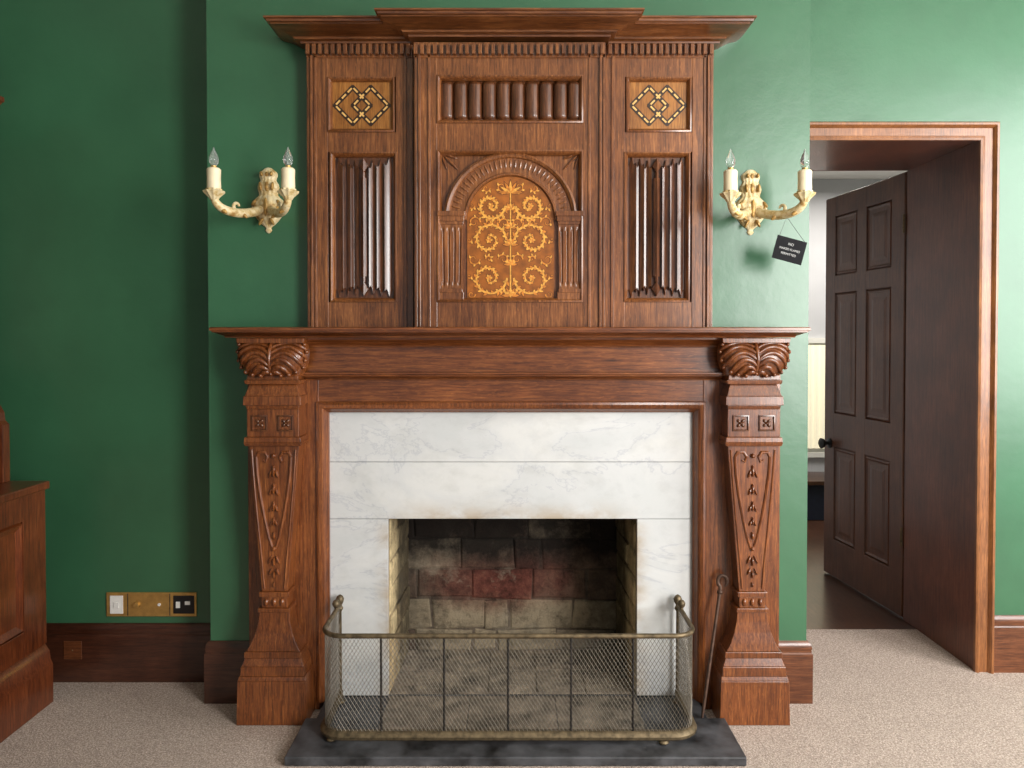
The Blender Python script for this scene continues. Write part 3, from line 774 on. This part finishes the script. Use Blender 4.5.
# ------------------------------------------------------------------ sconces
def sconce(loc):
    t = thing('wall_sconce', '', 'wall light', loc, 'pair of gilt candle sconces')
    L = Vector(loc)
    def B(mb, name, mat, par, **k):
        mb.v = [tuple(Vector(v)+L) for v in mb.v]; return mb.build(name, mat, par, **k)
    b = MB()
    prof = [(.001, -.112), (.008, -.108), (.012, -.101), (.009, -.094), (.013, -.088), (.024, -.080), (.033, -.070), (.042, -.058), (.052, -.044), (.058, -.030), (.060, -.014), (.057, .000), (.050, .010), (.040, .019), (.034, .027), (.034, .035), (.037, .044), (.039, .055), (.037, .066), (.031, .075), (.028, .082), (.030, .089), (.033, .097), (.033, .105), (.029, .112), (.022, .117), (.017, .122), (.010, .127), (.001, .129)]
    b.lathe((0, -.002, 0), prof, 80, PI, 2*PI, .6, .035, 14)
    bp = B(b, 'backplate', 'gilt', t, smooth=True, ang=60)
    for sg in (-1, 1):
        for x, z, l, a in ((.038, -.03, .028, .35), (.022, .056, .016, .1), (.020, -.072, .016, -.5), (.018, .101, .009, .2), (.046, -.004, .014, -.6)):
            B(MB().ell((sg*x, -.028, z), (.006, .009, l), sg*a), 'leaf_carving', 'gold', bp, smooth=True)
    for z, y, l in ((-.02, -.037, .034), (.056, -.024, .018), (.101, -.020, .009)):
        B(MB().ell((0, y, z), (.008, .006, l)), 'leaf_carving', 'gold', bp, smooth=True)
    for sg in (-1, 1):
        p = [Vector((sg*.020, -.03, -.030)), Vector((sg*.060, -.10, -.068)), Vector((sg*.126, -.19, -.066)), Vector((sg*.127, -.19, -.008))]
        bez = lambda q: p[0]*(1-q)**3+p[1]*3*q*(1-q)**2+p[2]*3*q*q*(1-q)+p[3]*q**3
        pts = [bez(k/48) for k in range(49)]; rs = [.0165-.0045*(k/48)+.0015*math.sin(PI*k/48) for k in range(49)]
        b = MB().tube(pts, rs, 16)
        c0 = bez(.40); dirx = Vector((sg*.55, -.83, 0)).normalized()
        sc_ = []
        for k in range(19):
            q = k/18; a = -PI/2-q*4.6; r = .018*(1-.62*q)
            sc_.append(c0+Vector((0, 0, .023))+dirx*(-r*math.cos(a))+Vector((0, 0, r*math.sin(a))))
        b.tube(sc_, [.0075*(1-.4*k/18) for k in range(19)], 8)
        am = B(b, 'arm', 'gilt', t, smooth=True, ang=70)
        e = p[3]
        for q, l in ((.30, .024), (.64, .020)):
            c = bez(q); B(MB().ell((c.x, c.y-.011, c.z-.004), (.008, .007, l), sg*.9), 'arm_leaf', 'gold', am, smooth=True)
        b = MB()
        b.lathe(e, [(.006, -.018), (.014, -.014), (.018, -.006), (.024, 0), (.032, .008), (.036, .013), (.031, .016), (.025, .016), (.026, .022), (.001, .022)], 40, rip=.07, nr=10)
        B(b, 'candle_cup', 'gilt', am, smooth=True)
        B(MB().lathe(e, [(.022, .0225), (.0235, .03), (.0225, .06), (.0235, .088), (.019, .093), (.001, .093)], 20), 'candle_sleeve', 'cream', am, smooth=True)
        B(MB().lathe(e, [(.010, .0935), (.010, .101), (.001, .101)], 14), 'bulb_cap', 'brass', am, smooth=True)
        B(MB().lathe(e, [(.009, .1015), (.014, .109), (.0165, .119), (.0155, .13), (.011, .143), (.006, .153), (.003, .161), (.0008, .166)], 16), 'bulb', 'glass', am, smooth=True)
    return t
zS = Z(202, 2.78)
sl = sconce((X(268, 2.79, 200), YB-.0005, zS))
sl['label'] = 'cream and gilt two-candle sconce on the green wall, nearer the dark recess'
sr = copy_tree(sl); sr.location = (X(751, 2.79, 200), YB-.0005, Z(204, 2.78))
sr['label'] = 'cream and gilt two-candle sconce with a black card hanging from its arm'

# hanging card
RX = sr.location.x; RZ = sr.location.z
hook = Vector((RX+.085, YB-.138, RZ-.066))
cY = 2.652; ctr = Vector((X(789.5, cY, 250), cY, Z(250, cY)))
t = thing('hanging_card', 'small black card with white lettering hanging from the sconce arm', 'sign', ctr)
an = math.radians(15)
def rc(x, z): return (ctr.x+x*math.cos(an)+z*math.sin(an), ctr.z-x*math.sin(an)+z*math.cos(an))
hw, hh2 = .053, .041
MB().prism([rc(-hw, -hh2), rc(hw, -hh2), rc(hw, hh2), rc(-hw, hh2)], cY, cY+.002).build('card', 'black_card', t)
def lettering(body, size, x, z):
    cu = bpy.data.curves.new('lettering', 'FONT'); cu.body = body; cu.size = size; cu.align_x = 'CENTER'; cu.align_y = 'CENTER'; cu.extrude = .0002
    o = bpy.data.objects.new('tmp', cu); col.objects.link(o)
    bpy.context.view_layer.update()
    me = bpy.data.meshes.new_from_object(o.evaluated_get(bpy.context.evaluated_depsgraph_get()))
    bpy.data.objects.remove(o)
    me.materials.clear(); me.materials.append(MAT['chalk'])
    ob = bpy.data.objects.new('lettering', me); col.objects.link(ob); ob.parent = t
    p = rc(x, z); ob.location = (p[0]-ctr.x, -.0008, p[1]-ctr.z); ob.rotation_euler = (PI/2, an, 0)
lettering('NO', .013, 0, .019); lettering('NAKED FLAMES', .0105, 0, .001); lettering('PERMITTED', .0105, 0, -.016)
tl, tr = rc(-hw+.006, hh2-.003), rc(hw-.006, hh2-.003)
MB().tube([(tl[0], cY+.001, tl[1]), hook+Vector((0, -.001, 0)), (tr[0], cY+.001, tr[1])], .0009, 5).build('cord', 'black', t)

# ------------------------------------------------------------------ fender
FY0, FY1 = 2.455, 2.745; fxa, fxb = X(320, FY0, 690), X(697, FY0, 690); R = .075
def fpath(ins=0, n=12):
    a, c, y0, r = fxa+ins, fxb-ins, FY0+ins, R-ins
    p = [(a, FY1), (a, FY1-.08), (a, y0+r+.02)]
    p += [(a+r-r*math.cos(q), y0+r-r*math.sin(q)) for q in [PI/2*k/n for k in range(n+1)]]
    p += [(a+(c-a)*k/8, y0) for k in range(2, 7)]
    p += [(c-r+r*math.sin(q), y0+r-r*math.cos(q)) for q in [PI/2*k/n for k in range(n+1)]]
    p += [(c, y0+r+.02), (c, FY1-.08), (c, FY1)]
    return p
t = thing('fire_fender', 'aged brass and wire mesh fender curved around the hearth', 'fender', ((fxa+fxb)/2, 2.6, .03))
zTop = Z(636, FY0); zBot = .054
MB().tube([(x, y, zTop) for x, y in fpath()], .0080, 10).build('top_rail', 'old_brass', t, smooth=True)
pr = [(-.010, -.012), (.009, -.012), (.015, -.007), (.016, .002), (.011, .008), (.006, .014), (-.002, .016), (-.010, .016)]
MB().sweep(fpath(), pr, lambda x, y, q: (x, y, zBot+q)).build('bottom_rail', 'old_brass', t, smooth=True)
pp = [Vector((x, y)) for x, y in fpath()]
cum = [0]
for a, c in zip(pp[:-1], pp[1:]): cum.append(cum[-1]+(c-a).length)
LT = cum[-1]
def at(sv):
    sv = max(0, min(LT, sv))
    for i in range(len(pp)-1):
        if sv <= cum[i+1]: return pp[i].lerp(pp[i+1], (sv-cum[i])/(cum[i+1]-cum[i]))
    return pp[-1]
b = MB(); z0, z1 = zBot+.012, zTop; dstep = .0132; slope = .62
for sg in (1, -1):
    k = -23
    while k*dstep < LT+.3:
        s0 = k*dstep; pts = []
        for j in range(11):
            z = z0+(z1-z0)*j/10; sv = s0+sg*slope*(z-z0)
            if 0 <= sv <= LT: p = at(sv); pts.append((p.x, p.y, z))
        if len(pts) > 1: b.tube(pts, .00085, 4)
        k += 1
b.build('wire_mesh', 'wire', t)
for px in (381, 444, 508, 571, 633):
    x = X(px, FY0, 690)
    MB().tube([(x, FY0+.003, zBot+.01), (x, FY0+.003, zTop)], .0042, 8).build('upright', 'iron', t, smooth=True)
fin = [(.009, -.050), (.012, -.044), (.007, -.032), (.013, -.020), (.015, -.010), (.011, 0), (.003, .006)]
for x in (fxa, fxb):
    MB().lathe((x, FY1, .031), [(.012, 0), (.008, .01), (.007, .02), (.006, zTop-.055)]+[(r, zTop+z) for r, z in fin], 14).build('end_post', 'old_brass', t, smooth=True)
    MB().lathe((x, FY1-.06, zTop+.004), [(.007, 0), (.006, .006), (.012, .014), (.014, .022), (.010, .031), (.002, .036)], 14).build('finial', 'old_brass', t, smooth=True)
for x, y in ((X(331, 2.46, 740), FY0+.014), (X(663, 2.46, 740), FY0-.004), (fxa+.005, FY1-.02), (fxb-.005, FY1-.02)):
    MB().lathe((x, y, .031), [(.006, 0), (.015, .002), (.018, .006), (.013, .012)], 14).build('foot', 'old_brass', t, smooth=True)

# ------------------------------------------------------------------ poker
tp = Vector((X(721, 2.70, 580), 2.70, Z(584, 2.70))); bt = Vector((X(702, 2.615, 708), 2.612, .034))
t = thing('fire_poker', 'slim brown iron poker leaning between the fender and the pilaster', 'fire tool', bt)
ax = (tp-bt).normalized(); sd = Vector((1, 0, 0)); sd = (sd-ax*sd.dot(ax)).normalized()
MB().tube([bt, bt+ax*.03, bt+ax*.2, tp-ax*.06, tp-ax*.02], [.0035, .006, .0058, .0058, .007], 10).build('shaft', 'brown_iron', t, smooth=True)
b = MB()
b.tube([tp-ax*.02+sd*0]+[tp+ax*(.010+.020*math.sin(q))+sd*(.004+.017*math.cos(q)) for q in [PI+1.2-(PI*2-1.0)*k/16 for k in range(17)]], [.0065]*13+[.006, .0055, .005, .004, .003], 8)
b.ell(tuple(tp-ax*.028), (.011, .011, .009))
b.build('handle', 'brown_iron', t, smooth=True)

# ------------------------------------------------------------------ socket plate and skirting cover
Yp = YL-.001; x0, x1 = X(107, Yp, 600), X(197, Yp, 600); z0, z1 = Z(616, Yp), Z(592, Yp)
t = thing('socket_plate', 'brass switch and socket plate low on the dark green recess wall', 'socket', ((x0+x1)/2, YL, (z0+z1)/2))
MB().box(x0, x1, Yp-.006, YL-.0005, z0, z1).build('plate', 'brass', t, bevel=.002)
XX = lambda p: X(p, Yp, 600); zm = (z0+z1)/2; yq = Yp-.006
MB().box(XX(111), XX(124), yq-.003, yq, Z(613, Yp), Z(595, Yp)).build('switch', 'white', t, bevel=.001, )
MB().box(XX(115), XX(120), yq-.007, yq-.003, zm-.012, zm+.010).build('rocker', 'white', t, bevel=.001)
b = MB(); b.tube([(XX(138), yq, zm), (XX(138), yq-.004, zm), (XX(138), yq-.012, zm), (XX(138), yq-.013, zm)], [.014, .012, .011, .006], 18); b.build('dimmer_knob', 'brass', t, smooth=True)
MB().tube([(XX(160), yq, zm), (XX(160), yq-.003, zm)], .006, 12).build('indicator', 'white', t, smooth=True)
MB().box(XX(174), XX(195), yq-.002, yq, Z(613, Yp), Z(595, Yp)).build('socket_insert', 'black', t, bevel=.001)
MB().box(XX(177), XX(181), yq-.005, yq-.002, zm-.012, zm+.012).build('socket_switch', 'white', t)
MB().box(XX(186), XX(191), yq-.005, yq-.002, zm+.000, zm+.014).build('socket_switch', 'white', t)
for p in (128.5, 170.5): MB().box(XX(p)-.002, XX(p)+.002, yq-.001, yq, z0+.004, z1-.004).build('divider', 'old_brass', t)
Yk = YL-.018
x0, x1 = X(64, Yk, 650), X(82, Yk, 650)
tt = thing('blank_cover', 'small brown square cover plate set on the dark left skirting', 'cover plate', ((x0+x1)/2, Yk, Z(650, Yk)))
MB().box(x0, x1, Yk-.004, Yk+.0003, Z(659, Yk), Z(641, Yk)).build('plate', 'skirt_r', tt, bevel=.0015)
MB().ell(((x0+x1)/2, Yk-.004, Z(650, Yk)), (.003, .002, .003)).build('screw', 'old_brass', tt)

# ------------------------------------------------------------------ dresser at the left edge
XF = X(46, 2.8, 560); DT = Z(481, 2.8)
t = thing('dresser', 'red brown panelled oak dresser at the left edge of the photo', 'dresser', (-2.05, 2.2, 0))
dy0, dy1 = 1.45, 2.80
MB().box(-2.38, XF-.012, dy0, dy1, .22, DT-.03).build('carcass', 'dresser', t)
b = MB()
for y0, y1 in ((dy1-.13, dy1), (2.02, 2.15), (dy0, dy0+.13)): b.box(XF-.012, XF, y0, y1, .22, DT-.03)
for za_, zb_ in ((.22, .31), (DT-.12, DT-.03)): b.box(XF-.012, XF-.0005, dy0, dy1, za_, zb_)
b.build('front_frame', 'dresser', t, bevel=.002)
for y0, y1 in ((2.15, dy1-.13), (dy0+.13, 2.02)):
    b = MB(); xs = [(XF-.012, 0), (XF+.002, .008), (XF-.004, .02), (XF-.009, .03), (XF-.009, .06)]
    za_, zb_ = .31, DT-.12; vs = []; fs = []
    for xx, i in xs: vs += [(xx, y0+i, za_+i), (xx, y1-i, za_+i), (xx, y1-i, zb_-i), (xx, y0+i, zb_-i)]
    for j in range(len(xs)-1):
        for k in range(4): fs.append((j*4+k, j*4+(k+1) % 4, j*4+4+(k+1) % 4, j*4+4+k))
    fs.append([len(vs)-4+k for k in range(4)])
    b.add(vs, fs).build('panel', 'dresser_panel', t)
MB().box(-2.385, XF+.012, dy0, dy1+.012, DT-.03, DT).build('top', 'dresser', t, bevel=.006)
pr = [(0, 0), (.034, 0), (.034, .14), (.026, .16), (.022, .19), (.006, .215), (0, .22)]
b = MB(); b.box(-2.38, XF-.012, dy0, dy1, .001, .22)
b.sweep([(XF-.012, dy0), (XF-.012, dy1)], pr, lambda x, y, z: (x, y, z+.001))
b.build('plinth', 'dresser', t, smooth=True)
ex = X(10, 2.8, 450)
poly = [(-2.38, DT), (ex, DT), (ex, Z(424, 2.8)), (ex-.015, Z(420, 2.8)), (ex-.018, Z(412, 2.8)), (ex-.035, Z(404, 2.8)), (ex-.045, Z(392, 2.8)), (ex-.10, Z(380, 2.8)), (-2.1, 1.25), (-2.1, 2.18), (-2.38, 2.18)]
MB().prism(poly, 2.76, 2.80).build('end_panel', 'dresser', t, bevel=.002)
MB().prism(poly, dy0, dy0+.04).build('end_panel', 'dresser', t, bevel=.002)
MB().box(-2.38, -2.36, dy0+.04, 2.76, DT, 2.18).build('back_board', 'dresser', t)
ce = X(8, 2.82, 105)
b = MB(); zq = Z(113, 2.82); b.box(-2.385, ce-.06, dy0, 2.80, zq-.01, zq+.05)
b.sweep([(ce-.06, dy0), (ce-.06, 2.80)], [(0, 0), (.01, 0), (.02, .012), (.045, .022), (.05, .03), (.06, .034), (.06, .05), (0, .05)], lambda x, y, z: (x, y, zq+z))
b.build('cornice', 'dresser', t, smooth=True)

# ------------------------------------------------------------------ light
def area(name, loc, target, sx, sy, power, colr=(1, 1, 1)):
    l = bpy.data.lights.new(name, 'AREA'); l.shape = 'RECTANGLE'; l.size = sx; l.size_y = sy; l.energy = power; l.color = colr
    o = bpy.data.objects.new(name, l); col.objects.link(o); o.location = loc
    o.rotation_euler = (Vector(target)-Vector(loc)).to_track_quat('-Z', 'Y').to_euler(); return o
area('window_light', (2.6, -.7, 1.75), (0, 2.8, 1.0), 1.1, 2.0, 180, (1, .985, .955))
area('side_window_light', (3.2, 1.4, 1.8), (1.6, 2.9, .9), 1.1, 2.0, 90, (.99, 1, .98))
area('hall_fill', (2.4, 5.0, 2.5), (2.4, 5.0, 0), .8, .8, 46, (1, .95, .88))  # added fill to brighten the far room; stands for no known lamp
w = bpy.data.worlds.new('world'); scene.world = w; w.use_nodes = True
w.node_tree.nodes['Background'].inputs['Color'].default_value = (.97, .97, 1, 1)
w.node_tree.nodes['Background'].inputs['Strength'].default_value = .46
